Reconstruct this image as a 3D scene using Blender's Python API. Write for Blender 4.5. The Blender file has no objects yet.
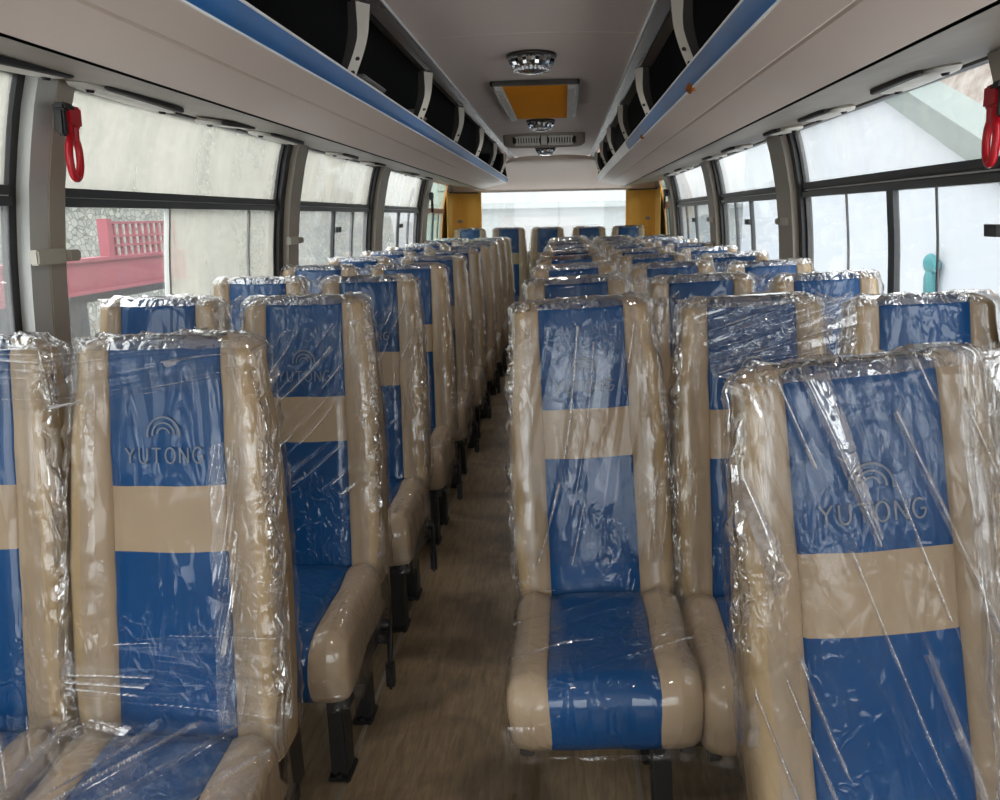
import bpy, bmesh, math, random
from mathutils import Vector, Matrix, noise

PI = math.pi
S = bpy.context.scene
COL = S.collection
random.seed(7)

# ------------------------------------------------------------------ materials
def new_mat(name):
    m = bpy.data.materials.new(name); m.use_nodes = True
    nt = m.node_tree
    for n in list(nt.nodes): nt.nodes.remove(n)
    out = nt.nodes.new('ShaderNodeOutputMaterial')
    return m, nt, out

def srgb(r, g, b):
    f = lambda c: c/12.92 if c <= .04045 else ((c+.055)/1.055)**2.4
    return (f(r/255), f(g/255), f(b/255), 1)

def N(nt, t, **kw):
    n = nt.nodes.new(t)
    for k, v in kw.items():
        if k.startswith('_'): setattr(n, k[1:], v)
        else: n.inputs[k.replace('__', ' ')].default_value = v
    return n

def coords(nt, scale=(1, 1, 1), rot=(0, 0, 0), rand=True):
    """object coordinates, shifted by a different amount on each object"""
    tc = nt.nodes.new('ShaderNodeTexCoord')
    mp = nt.nodes.new('ShaderNodeMapping')
    mp.inputs['Scale'].default_value = scale; mp.inputs['Rotation'].default_value = rot
    if rand:
        oi = nt.nodes.new('ShaderNodeObjectInfo')
        ml = N(nt, 'ShaderNodeMath', _operation='MULTIPLY'); ml.inputs[1].default_value = 37.
        nt.links.new(oi.outputs['Random'], ml.inputs[0])
        ad = N(nt, 'ShaderNodeVectorMath', _operation='ADD')
        nt.links.new(tc.outputs['Object'], ad.inputs[0]); nt.links.new(ml.outputs[0], ad.inputs[1])
        nt.links.new(ad.outputs[0], mp.inputs['Vector'])
    else:
        nt.links.new(tc.outputs['Object'], mp.inputs['Vector'])
    return mp.outputs['Vector']

def plain(name, col, rough=.5, metal=0., spec=.5, var=.12, vscale=6., bump=0., bscale=60., coat=0.):
    m, nt, out = new_mat(name)
    p = N(nt, 'ShaderNodeBsdfPrincipled', Roughness=rough, Metallic=metal)
    p.inputs['Specular IOR Level'].default_value = spec
    p.inputs['Coat Weight'].default_value = coat
    v = coords(nt, rand=False)
    nz = N(nt, 'ShaderNodeTexNoise', Scale=vscale, Detail=5.)
    nt.links.new(v, nz.inputs['Vector'])
    mx = N(nt, 'ShaderNodeMix', _data_type='RGBA')
    mx.inputs[6].default_value = tuple(c*(1-var) for c in col[:3])+(1,)
    mx.inputs[7].default_value = tuple(min(1, c*(1+var)) for c in col[:3])+(1,)
    nt.links.new(nz.outputs['Fac'], mx.inputs[0]); nt.links.new(mx.outputs[2], p.inputs['Base Color'])
    if bump:
        n2 = N(nt, 'ShaderNodeTexNoise', Scale=bscale, Detail=3.)
        nt.links.new(v, n2.inputs['Vector'])
        b = N(nt, 'ShaderNodeBump', Strength=bump, Distance=.004)
        nt.links.new(n2.outputs['Fac'], b.inputs['Height']); nt.links.new(b.outputs[0], p.inputs['Normal'])
    nt.links.new(p.outputs[0], out.inputs[0])
    return m

def film_height(nt, dens=1.):
    """height field of stretched and crumpled clear film: sharp ridges along a few directions"""
    parts = []
    for sc, rot, amt, rs, lo in (((9, 9, 1.0), (0, .55, 0), 1.0, 1.6, .50), ((11, 11, 1.6), (0, -.5, .3), .9, 1.6, .52), ((13, 13, 9), (.3, .2, .1), .5, 2.0, .50)):
        v = coords(nt, tuple(s*dens for s in sc), rot)
        nz = N(nt, 'ShaderNodeTexNoise', Scale=rs, Detail=2., Roughness=.45, Distortion=.6)
        nt.links.new(v, nz.inputs['Vector'])
        mk = N(nt, 'ShaderNodeTexNoise', Scale=4.*dens, Detail=1.)
        nt.links.new(coords(nt, (1, 1, 1), (rot[1], 0, rot[0])), mk.inputs['Vector'])
        mr = N(nt, 'ShaderNodeMapRange'); mr.inputs['From Min'].default_value = lo; mr.inputs['From Max'].default_value = lo+.14
        nt.links.new(mk.outputs['Fac'], mr.inputs['Value'])
        a = N(nt, 'ShaderNodeMath', _operation='SUBTRACT'); a.inputs[1].default_value = .5
        nt.links.new(nz.outputs['Fac'], a.inputs[0])
        b = N(nt, 'ShaderNodeMath', _operation='ABSOLUTE'); nt.links.new(a.outputs[0], b.inputs[0])
        c = N(nt, 'ShaderNodeMath', _operation='MULTIPLY_ADD'); c.inputs[1].default_value = -12.; c.inputs[2].default_value = 1.
        nt.links.new(b.outputs[0], c.inputs[0])
        d = N(nt, 'ShaderNodeMath', _operation='MAXIMUM'); d.inputs[1].default_value = 0.
        nt.links.new(c.outputs[0], d.inputs[0])
        e = N(nt, 'ShaderNodeMath', _operation='MULTIPLY'); nt.links.new(d.outputs[0], e.inputs[0]); nt.links.new(mr.outputs[0], e.inputs[1])
        g = N(nt, 'ShaderNodeMath', _operation='MULTIPLY'); g.inputs[1].default_value = amt
        nt.links.new(e.outputs[0], g.inputs[0])
        parts.append(g.outputs[0])
    w = N(nt, 'ShaderNodeTexNoise', Scale=6., Detail=1.); nt.links.new(coords(nt, (1, 1, .5)), w.inputs['Vector'])
    wm = N(nt, 'ShaderNodeMath', _operation='MULTIPLY'); wm.inputs[1].default_value = 1.5; nt.links.new(w.outputs['Fac'], wm.inputs[0])
    parts.append(wm.outputs[0])
    s = parts[0]
    for q in parts[1:]:
        a = N(nt, 'ShaderNodeMath', _operation='ADD')
        nt.links.new(s, a.inputs[0]); nt.links.new(q, a.inputs[1]); s = a.outputs[0]
    return s

def wrapped(name, col, rough=.45, weave=.15, coat=.62, cstr=.55, var=.14):
    """upholstery under tight clear film: the film is the coat layer, with its own wrinkles"""
    m, nt, out = new_mat(name)
    p = N(nt, 'ShaderNodeBsdfPrincipled', Roughness=rough)
    p.inputs['Specular IOR Level'].default_value = .3
    v = coords(nt)
    nz = N(nt, 'ShaderNodeTexNoise', Scale=7., Detail=4.)
    nt.links.new(v, nz.inputs['Vector'])
    mx = N(nt, 'ShaderNodeMix', _data_type='RGBA')
    mx.inputs[6].default_value = tuple(c*(1-var) for c in col[:3])+(1,)
    mx.inputs[7].default_value = tuple(c*(1+var) for c in col[:3])+(1,)
    nt.links.new(nz.outputs['Fac'], mx.inputs[0]); nt.links.new(mx.outputs[2], p.inputs['Base Color'])
    n2 = N(nt, 'ShaderNodeTexNoise', Scale=9., Detail=3.)
    nt.links.new(v, n2.inputs['Vector'])
    b0 = N(nt, 'ShaderNodeBump', Strength=weave, Distance=.02)
    nt.links.new(n2.outputs['Fac'], b0.inputs['Height']); nt.links.new(b0.outputs[0], p.inputs['Normal'])
    if coat:
        p.inputs['Coat Weight'].default_value = coat; p.inputs['Coat Roughness'].default_value = .05
        p.inputs['Coat IOR'].default_value = 1.55
        b = N(nt, 'ShaderNodeBump', Strength=cstr, Distance=.012)
        nt.links.new(film_height(nt), b.inputs['Height'])
        nt.links.new(b.outputs[0], p.inputs['Coat Normal'])
    nt.links.new(p.outputs[0], out.inputs[0])
    return m

def schlick(nt, f0, f1, power, normal=None):
    """reflectance of a thin clear sheet seen from either side"""
    lw = N(nt, 'ShaderNodeLayerWeight', Blend=.5)
    if normal is not None: nt.links.new(normal, lw.inputs['Normal'])
    p = N(nt, 'ShaderNodeMath', _operation='POWER'); p.inputs[1].default_value = power
    nt.links.new(lw.outputs['Facing'], p.inputs[0])
    a = N(nt, 'ShaderNodeMath', _operation='MULTIPLY_ADD'); a.inputs[1].default_value = f1; a.inputs[2].default_value = f0
    a.use_clamp = True
    nt.links.new(p.outputs[0], a.inputs[0])
    return a.outputs[0]

def film_mat(name, haze=.1, gloss=.22, bumps=.3):
    m, nt, out = new_mat(name)
    tr = N(nt, 'ShaderNodeBsdfTransparent'); tr.inputs[0].default_value = (.97, .97, .97, 1)
    gl = N(nt, 'ShaderNodeBsdfGlossy', Roughness=.07); gl.inputs[0].default_value = (1, 1, 1, 1)
    tl = N(nt, 'ShaderNodeBsdfTranslucent'); tl.inputs[0].default_value = (.9, .88, .92, 1)
    df = N(nt, 'ShaderNodeBsdfDiffuse'); df.inputs[0].default_value = (.9, .88, .92, 1)
    h = film_height(nt, 1.6)
    b = N(nt, 'ShaderNodeBump', Strength=bumps, Distance=.012)
    nt.links.new(h, b.inputs['Height'])
    for s in (gl, tl, df): nt.links.new(b.outputs[0], s.inputs['Normal'])
    m1 = N(nt, 'ShaderNodeMixShader', Fac=.5); nt.links.new(tl.outputs[0], m1.inputs[1]); nt.links.new(df.outputs[0], m1.inputs[2])
    v = coords(nt, (1, 1, 1))
    nz = N(nt, 'ShaderNodeTexNoise', Scale=16., Detail=3., Distortion=.6); nt.links.new(v, nz.inputs['Vector'])
    r = N(nt, 'ShaderNodeMapRange'); r.inputs['From Min'].default_value = .48; r.inputs['From Max'].default_value = .75
    r.inputs['To Min'].default_value = haze*.15; r.inputs['To Max'].default_value = min(.9, haze*2.4)
    nt.links.new(nz.outputs['Fac'], r.inputs['Value'])
    m2 = nt.nodes.new('ShaderNodeMixShader'); nt.links.new(r.outputs[0], m2.inputs[0])
    nt.links.new(tr.outputs[0], m2.inputs[1]); nt.links.new(m1.outputs[0], m2.inputs[2])
    m3 = nt.nodes.new('ShaderNodeMixShader'); nt.links.new(schlick(nt, gloss, .55, 3.5, b.outputs[0]), m3.inputs[0])
    nt.links.new(m2.outputs[0], m3.inputs[1]); nt.links.new(gl.outputs[0], m3.inputs[2])
    nt.links.new(m3.outputs[0], out.inputs[0])
    return m

def pane_mat(name, haze, tint=(.93, .96, .95), scale=3., hz=(.40, .41, .395)):
    """window glass under a film of dust and mist"""
    m, nt, out = new_mat(name)
    tr = N(nt, 'ShaderNodeBsdfTransparent'); tr.inputs[0].default_value = tint+(1,)
    tl = N(nt, 'ShaderNodeBsdfTranslucent'); tl.inputs[0].default_value = hz+(1,)
    gl = N(nt, 'ShaderNodeBsdfGlossy', Roughness=.03)
    v = coords(nt, (1, 1, .45))
    nz = N(nt, 'ShaderNodeTexNoise', Scale=scale, Detail=6., Roughness=.6, Distortion=.4); nt.links.new(v, nz.inputs['Vector'])
    r = N(nt, 'ShaderNodeMapRange'); r.inputs['From Min'].default_value = .3; r.inputs['From Max'].default_value = .7
    r.inputs['To Min'].default_value = haze*.6; r.inputs['To Max'].default_value = min(.95, haze*1.4)
    nt.links.new(nz.outputs['Fac'], r.inputs['Value'])
    m2 = nt.nodes.new('ShaderNodeMixShader'); nt.links.new(r.outputs[0], m2.inputs[0])
    nt.links.new(tr.outputs[0], m2.inputs[1]); nt.links.new(tl.outputs[0], m2.inputs[2])
    m3 = nt.nodes.new('ShaderNodeMixShader'); nt.links.new(schlick(nt, .05, .8, 5.), m3.inputs[0])
    nt.links.new(m2.outputs[0], m3.inputs[1]); nt.links.new(gl.outputs[0], m3.inputs[2])
    nt.links.new(m3.outputs[0], out.inputs[0])
    return m

def floor_mat():
    m, nt, out = new_mat('floor_vinyl')
    p = N(nt, 'ShaderNodeBsdfPrincipled', Roughness=.38)
    p.inputs['Specular IOR Level'].default_value = .4
    v = coords(nt, (9, 1.1, 1), rand=False)
    g = N(nt, 'ShaderNodeTexNoise', Scale=7., Detail=8., Roughness=.65, Distortion=.5); nt.links.new(v, g.inputs['Vector'])
    cr = nt.nodes.new('ShaderNodeValToRGB')
    cr.color_ramp.elements[0].position = .3; cr.color_ramp.elements[0].color = srgb(116, 97, 74)
    cr.color_ramp.elements[1].position = .72; cr.color_ramp.elements[1].color = srgb(160, 138, 108)
    nt.links.new(g.outputs['Fac'], cr.inputs[0])
    v2 = coords(nt, (1, 1, 1), rand=False)
    st = N(nt, 'ShaderNodeTexNoise', Scale=3.2, Detail=4., Distortion=.8); nt.links.new(v2, st.inputs['Vector'])
    r2 = nt.nodes.new('ShaderNodeValToRGB')
    r2.color_ramp.elements[0].position = .36; r2.color_ramp.elements[0].color = (.36, .34, .31, 1)
    r2.color_ramp.elements[1].position = .58; r2.color_ramp.elements[1].color = (1, 1, 1, 1)
    nt.links.new(st.outputs['Fac'], r2.inputs[0])
    mx = N(nt, 'ShaderNodeMix', _data_type='RGBA', _blend_type='MULTIPLY'); mx.inputs[0].default_value = .8
    nt.links.new(cr.outputs[0], mx.inputs[6]); nt.links.new(r2.outputs[0], mx.inputs[7])
    nt.links.new(mx.outputs[2], p.inputs['Base Color'])
    b = N(nt, 'ShaderNodeBump', Strength=.25, Distance=.003); nt.links.new(g.outputs['Fac'], b.inputs['Height'])
    nt.links.new(b.outputs[0], p.inputs['Normal'])
    nt.links.new(p.outputs[0], out.inputs[0])
    return m

def stone_mat():
    m, nt, out = new_mat('rubble_stone')
    p = N(nt, 'ShaderNodeBsdfPrincipled', Roughness=.9)
    v = coords(nt, (1, 1, 1.5), rand=False)
    vo = N(nt, 'ShaderNodeTexVoronoi', _feature='DISTANCE_TO_EDGE', Scale=9.5); nt.links.new(v, vo.inputs['Vector'])
    vc = N(nt, 'ShaderNodeTexVoronoi', Scale=9.5); nt.links.new(v, vc.inputs['Vector'])
    bw = nt.nodes.new('ShaderNodeRGBToBW'); nt.links.new(vc.outputs['Color'], bw.inputs[0])
    c1 = nt.nodes.new('ShaderNodeValToRGB')
    c1.color_ramp.elements[0].color = srgb(104, 106, 101); c1.color_ramp.elements[1].color = srgb(146, 146, 136)
    nt.links.new(bw.outputs[0], c1.inputs[0])
    c2 = nt.nodes.new('ShaderNodeValToRGB')
    c2.color_ramp.elements[0].position = .02; c2.color_ramp.elements[0].color = srgb(165, 170, 166)
    c2.color_ramp.elements[1].position = .09; c2.color_ramp.elements[1].color = (1, 1, 1, 1)
    nt.links.new(vo.outputs['Distance'], c2.inputs[0])
    mx = N(nt, 'ShaderNodeMix', _data_type='RGBA', _blend_type='MULTIPLY'); mx.inputs[0].default_value = 1.
    nt.links.new(c1.outputs[0], mx.inputs[6]); nt.links.new(c2.outputs[0], mx.inputs[7])
    nt.links.new(mx.outputs[2], p.inputs['Base Color'])
    nt.links.new(p.outputs[0], out.inputs[0])
    return m

def hill_mat(name, a, b, scale=1.5):
    m, nt, out = new_mat(name)
    p = N(nt, 'ShaderNodeBsdfPrincipled', Roughness=1.)
    v = coords(nt, rand=False)
    nz = N(nt, 'ShaderNodeTexNoise', Scale=scale, Detail=8., Roughness=.7); nt.links.new(v, nz.inputs['Vector'])
    c = nt.nodes.new('ShaderNodeValToRGB')
    c.color_ramp.elements[0].position = .38; c.color_ramp.elements[0].color = a
    c.color_ramp.elements[1].position = .62; c.color_ramp.elements[1].color = b
    nt.links.new(nz.outputs['Fac'], c.inputs[0]); nt.links.new(c.outputs[0], p.inputs['Base Color'])
    nt.links.new(p.outputs[0], out.inputs[0])
    return m

M = {}
M['blue'] = wrapped('blue_leatherette', srgb(0, 66, 118), cstr=.6)
M['beige'] = wrapped('beige_leatherette', srgb(166, 145, 120), cstr=.6)
M['beige_side'] = wrapped('beige_leatherette_side', srgb(178, 152, 114), cstr=.7)
M['print'] = plain('grey_print', srgb(112, 122, 136), rough=.5)
M['film'] = film_mat('clear_film', haze=.04, gloss=.05)
M['film_loose'] = film_mat('clear_film_loose', haze=.10, gloss=.09)
M['film_tight'] = film_mat('clear_film_stretched', haze=.004, gloss=.018, bumps=.06)
M['film_fold'] = film_mat('clear_film_folded', haze=.9, gloss=.25, bumps=.3)
M['film_crest'] = film_mat('clear_film_crumpled', haze=.22, gloss=.28, bumps=.9)
M['black_metal'] = plain('black_painted_metal', srgb(28, 27, 27), rough=.45)
M['black_plastic'] = plain('black_plastic', srgb(18, 18, 19), rough=.4)
M['ceiling'] = plain('ceiling_panel', srgb(226, 210, 200), rough=.65, var=.05, vscale=1.5)
M['rackbottom'] = plain('rack_bottom_panel', srgb(226, 207, 194), rough=.5, var=.05, vscale=2.)
M['bluetrim'] = plain('blue_edge_trim', srgb(34, 104, 172), rough=.4, var=.25, vscale=5.)
M['whitetrim'] = plain('pale_edge_trim', srgb(225, 225, 225), rough=.35)
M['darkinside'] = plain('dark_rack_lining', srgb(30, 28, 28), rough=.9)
M['bracket'] = plain('grey_bracket', srgb(212, 206, 194), rough=.35)
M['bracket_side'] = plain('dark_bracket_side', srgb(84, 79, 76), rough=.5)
M['lip'] = plain('grey_lip', srgb(84, 80, 80), rough=.25)
M['greybox'] = plain('grey_box', srgb(130, 128, 126), rough=.5)
M['pillar'] = plain('beige_pillar', srgb(172, 164, 150), rough=.5, var=.06)
M['pillar_light'] = plain('pale_pillar_cover', srgb(205, 206, 202), rough=.45, var=.05)
M['rubber'] = plain('black_window_rubber', srgb(24, 24, 26), rough=.45)
M['rail'] = plain('dark_window_rail', srgb(52, 54, 56), rough=.4)
M['wall'] = plain('lower_wall_panel', srgb(170, 166, 158), rough=.6)
M['service'] = plain('service_strip', srgb(138, 130, 118), rough=.5, var=.2, vscale=9.)
M['dark_slot'] = plain('dark_slot', srgb(38, 36, 36), rough=.6)
M['worn_white'] = plain('worn_white_panel', srgb(225, 222, 214), rough=.5, var=.3, vscale=30.)
M['red'] = plain('red_plastic', srgb(200, 22, 38), rough=.3)
M['orange'] = plain('orange_cloth', srgb(250, 192, 92), rough=.75, var=.1, bump=.2, bscale=120)
M['orangeframe'] = plain('orange_brown_frame', srgb(196, 128, 56), rough=.5, var=.15)
M['hatch'] = plain('orange_hatch_panel', srgb(232, 146, 24), rough=.9, spec=.1, var=.07)
M['chrome'] = plain('chrome', srgb(215, 218, 222), rough=.12, metal=1., var=.02)
M['chrome_dark'] = plain('dark_chrome_ring', srgb(70, 66, 62), rough=.35, metal=.8)
M['bead'] = plain('clear_bead', srgb(240, 240, 240), rough=.1, metal=.7)
M['vent'] = plain('vent_housing', srgb(160, 150, 138), rough=.45)
M['floor'] = floor_mat()
M['strip'] = plain('floor_edge_strip', srgb(150, 140, 125), rough=.35, metal=.4)
M['pane'] = pane_mat('misted_pane', .30)
M['pane_heavy'] = pane_mat('heavily_misted_pane', .62, hz=(.39, .38, .325))
M['pane_clear'] = pane_mat('clear_pane', .10)
M['pane_green'] = pane_mat('green_pane', .35, tint=(.80, .92, .84), hz=(.30, .42, .34))
M['stone'] = stone_mat()
M['snow'] = hill_mat('snowy_ground', srgb(205, 206, 206), srgb(240, 240, 242), .8)
M['hill'] = hill_mat('brown_snowy_hillside', srgb(100, 82, 68), srgb(140, 132, 124), 1.3)
M['whitewall'] = plain('white_painted_wall', srgb(170, 174, 179), rough=.7, var=.03, vscale=.7)
M['greywall'] = plain('pale_grey_wall', srgb(132, 137, 136), rough=.8, var=.05, vscale=.7)
M['seam'] = plain('dark_wall_seam', srgb(62, 68, 72), rough=.6)
M['roof'] = plain('grey_green_roof', srgb(92, 104, 99), rough=.7, var=.12)
M['redpaint'] = plain('faded_red_paint', srgb(138, 66, 76), rough=.7, var=.15, vscale=3)
M['teal'] = plain('teal_cloth', srgb(28, 112, 118), rough=.7)
M['rust'] = plain('orange_rust', srgb(168, 96, 30), rough=.9, var=.35, vscale=60)
M['latch'] = plain('cream_latch', srgb(196, 192, 178), rough=.45)

# ------------------------------------------------------------------ mesh helpers
class MB:
    def __init__(s): s.v = []; s.f = []; s.m = []
    def add(s, vs, fs, mi=0):
        b = len(s.v); s.v += [tuple(v) for v in vs]
        for f in fs:
            s.f.append(tuple(b+i for i in f)); s.m.append(mi)
    def box(s, x0, x1, y0, y1, z0, z1, mi=0, bev=0.):
        if bev > 0:
            bm = bmesh.new()
            bmesh.ops.create_cube(bm, size=1)
            for v in bm.verts:
                v.co = Vector(((x0+x1)/2+v.co.x*(x1-x0), (y0+y1)/2+v.co.y*(y1-y0), (z0+z1)/2+v.co.z*(z1-z0)))
            bmesh.ops.bevel(bm, geom=bm.edges[:], offset=bev, segments=2, affect='EDGES')
            s.from_bm(bm, mi); return
        s.add([(x0, y0, z0), (x1, y0, z0), (x1, y1, z0), (x0, y1, z0), (x0, y0, z1), (x1, y0, z1), (x1, y1, z1), (x0, y1, z1)],
              [(0, 3, 2, 1), (4, 5, 6, 7), (0, 1, 5, 4), (1, 2, 6, 5), (2, 3, 7, 6), (3, 0, 4, 7)], mi)
    def from_bm(s, bm, mi=0):
        bm.verts.ensure_lookup_table(); bm.verts.index_update()
        s.add([v.co[:] for v in bm.verts], [[v.index for v in f.verts] for f in bm.faces], mi); bm.free()
    def grid(s, P, mi=0, close_u=False):
        """P[i][j] rows of points"""
        b = len(s.v); n = len(P); k = len(P[0])
        for r in P: s.v += [tuple(p) for p in r]
        for i in range(n-1):
            for j in range(k if close_u else k-1):
                j2 = (j+1) % k
                s.f.append((b+i*k+j, b+i*k+j2, b+(i+1)*k+j2, b+(i+1)*k+j)); s.m.append(mi if not callable(mi) else mi(i, j))
    def tube(s, pts, r, seg=8, mi=0, cap=True):
        rings = []
        for i, p in enumerate(pts):
            p = Vector(p)
            a = Vector(pts[max(0, i-1)]); c = Vector(pts[min(len(pts)-1, i+1)])
            t = (c-a).normalized()
            if i == 0:
                u = t.cross(Vector((0, 0, 1)))
                if u.length < 1e-3: u = t.cross(Vector((1, 0, 0)))
            else: u = u-t*u.dot(t)          # carry the frame along the path
            u.normalize(); w = t.cross(u)
            rr = r[i] if isinstance(r, (list, tuple)) else r
            rings.append([p+u*math.cos(2*PI*k/seg)*rr+w*math.sin(2*PI*k/seg)*rr for k in range(seg)])
        s.grid(rings, mi, True)
        if cap:
            b = len(s.v)-seg*len(rings)
            s.f.append(tuple(b+k for k in range(seg))[::-1]); s.m.append(mi)
            s.f.append(tuple(b+(len(rings)-1)*seg+k for k in range(seg))); s.m.append(mi)
    def build(s, name, mats, parent=None, smooth=False, sharp=None):
        me = bpy.data.meshes.new(name)
        me.from_pydata(s.v, [], s.f)
        for m in (mats if isinstance(mats, (list, tuple)) else [mats]): me.materials.append(m)
        me.polygons.foreach_set('material_index', s.m)
        if smooth: me.polygons.foreach_set('use_smooth', [True]*len(me.polygons))
        me.update()
        if sharp: me.set_sharp_from_angle(angle=math.radians(sharp))
        o = bpy.data.objects.new(name, me); COL.objects.link(o)
        if parent: o.parent = parent
        return o

def tag(o, label=None, cat=None, group=None, kind=None):
    if label: o['label'] = label
    if cat: o['category'] = cat
    if group: o['group'] = group
    if kind: o['kind'] = kind
    return o
def empty(name, loc, label=None, cat=None, group=None, kind=None, rz=0.):
    o = bpy.data.objects.new(name, None); COL.objects.link(o); o.location = loc; o.rotation_euler.z = rz
    o.empty_display_size = .05
    return tag(o, label, cat, group, kind)
def adopt(o, root):
    """make o (built in world coordinates) a child of an unrotated root"""
    o.data.transform(Matrix.Translation(-Vector(root.location))); o.parent = root
def adopt2(o, part):
    o.data.transform(Matrix.Translation(-Vector(part.parent.location))); o.parent = part
def struct(o): o['kind'] = 'structure'; return o
def lerp(a, b, t): return a+(b-a)*t
def interp(x, xs, ys):
    if x <= xs[0]: return ys[0]
    for i in range(len(xs)-1):
        if x <= xs[i+1]: return lerp(ys[i], ys[i+1], (x-xs[i])/(xs[i+1]-xs[i]))
    return ys[-1]

YF, YR = -1.55, 9.62          # front and rear ends of the bus interior

# side wall profile (glass plane): x as a function of height
GZ = [0., .85, 1.09, 1.25, 1.44, 1.57, 1.65, 1.72]
GX = [1.235, 1.215, 1.20, 1.19, 1.168, 1.142, 1.122, 1.098]
def gx(z): return interp(z, GZ, GX)

def wallbar(mb, s, y0, y1, z0, z1, d0, d1, mi=0, nz=8):
    """a bar that follows the side wall, between depths d0 (out) and d1 (in)"""
    zs = [lerp(z0, z1, i/nz) for i in range(nz+1)] if z1-z0 > .1 else [z0, z1]
    rings = []
    for z in zs:
        rings.append([(s*(gx(z)-d0), y0, z), (s*(gx(z)-d0), y1, z), (s*(gx(z)-d1), y1, z), (s*(gx(z)-d1), y0, z)])
    b = len(mb.v); mb.grid(rings, mi, True)
    n = len(zs)
    mb.f.append((b, b+1, b+2, b+3)); mb.m.append(mi)
    k = b+4*(n-1); mb.f.append((k+3, k+2, k+1, k)); mb.m.append(mi)

# ------------------------------------------------------------------ shell
mb = MB()
n = 2
mb.add([(-1.3, YF, 0), (1.3, YF, 0), (1.3, YR+.1, 0), (-1.3, YR+.1, 0), (-1.3, YF, -.06), (1.3, YF, -.06), (1.3, YR+.1, -.06), (-1.3, YR+.1, -.06)],
       [(0, 1, 2, 3), (7, 6, 5, 4), (0, 4, 5, 1), (1, 5, 6, 2), (2, 6, 7, 3), (3, 7, 4, 0)])
struct(mb.build('floor', M['floor']))
# thin metal strips along the aisle edges
for k, x in enumerate((-.425, .30)):
    mb = MB(); mb.box(x-.006, x+.006, YF+.2, 8.6, -.001, .005, 0, .002)
    struct(mb.build('trim_%d' % (k+1), M['strip']))

# ceiling: gently curved central panel with cross seams, and the roof skin above the racks
mb = MB()
xs = [-.379+.758*i/24 for i in range(25)]
def ceil_z(x, y):
    z = 1.957+.014*(1-(x/.379)**2)
    return z
ys = [YF]
for sy in (1.2, 2.45, 3.05, 4.9, 5.9, 7.0):
    ys += [sy-.006, sy, sy+.006]
ys += [8.95]
P = []
for y in ys:
    g = -.0 if not any(abs(y-sy) < 1e-6 for sy in (1.2, 2.45, 3.05, 4.9, 5.9, 7.0)) else .004
    P.append([(x, y, ceil_z(x, y)+g) for x in xs])
mb.grid(P)
# rear soffit: steps down and sweeps to the head of the rear window
prof = [(8.95, 1.957), (8.955, 1.928), (8.975, 1.912), (9.05, 1.89), (9.2, 1.84), (9.4, 1.745), (9.52, 1.675), (YR, 1.64)]
hw = lambda y: interp(y, [8.95, 9.0, 9.2, 9.62], [.46, 1.02, 1.08, 1.16])
P = []
for y, z in prof:
    row = []
    for i in range(31):
        t = -1+2*i/30; w = hw(y)
        drop = .14*max(0, (abs(t)-.62)/.38)**2*interp(y, [8.95, 9.0, 9.62], [.25, 1, .2])
        row.append((t*w, y, z-drop + (.014*(1-t*t) if y < 8.952 else 0)))
    P.append(row)
mb.grid(P)
# roof skin behind the racks
for s in (-1, 1):
    pr_ = [(s*.379, 1.957), (s*.379, 2.02), (s*.8, 2.02), (s*1.02, 1.97), (s*1.13, 1.80), (s*1.13, 1.72)]
    P = [[(x, y, z) for x, z in pr_] for y in (YF, 8.95, YR+.05)]
    mb.grid(P)
struct(mb.build('ceiling', M['ceiling'], smooth=True, sharp=25))

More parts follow.
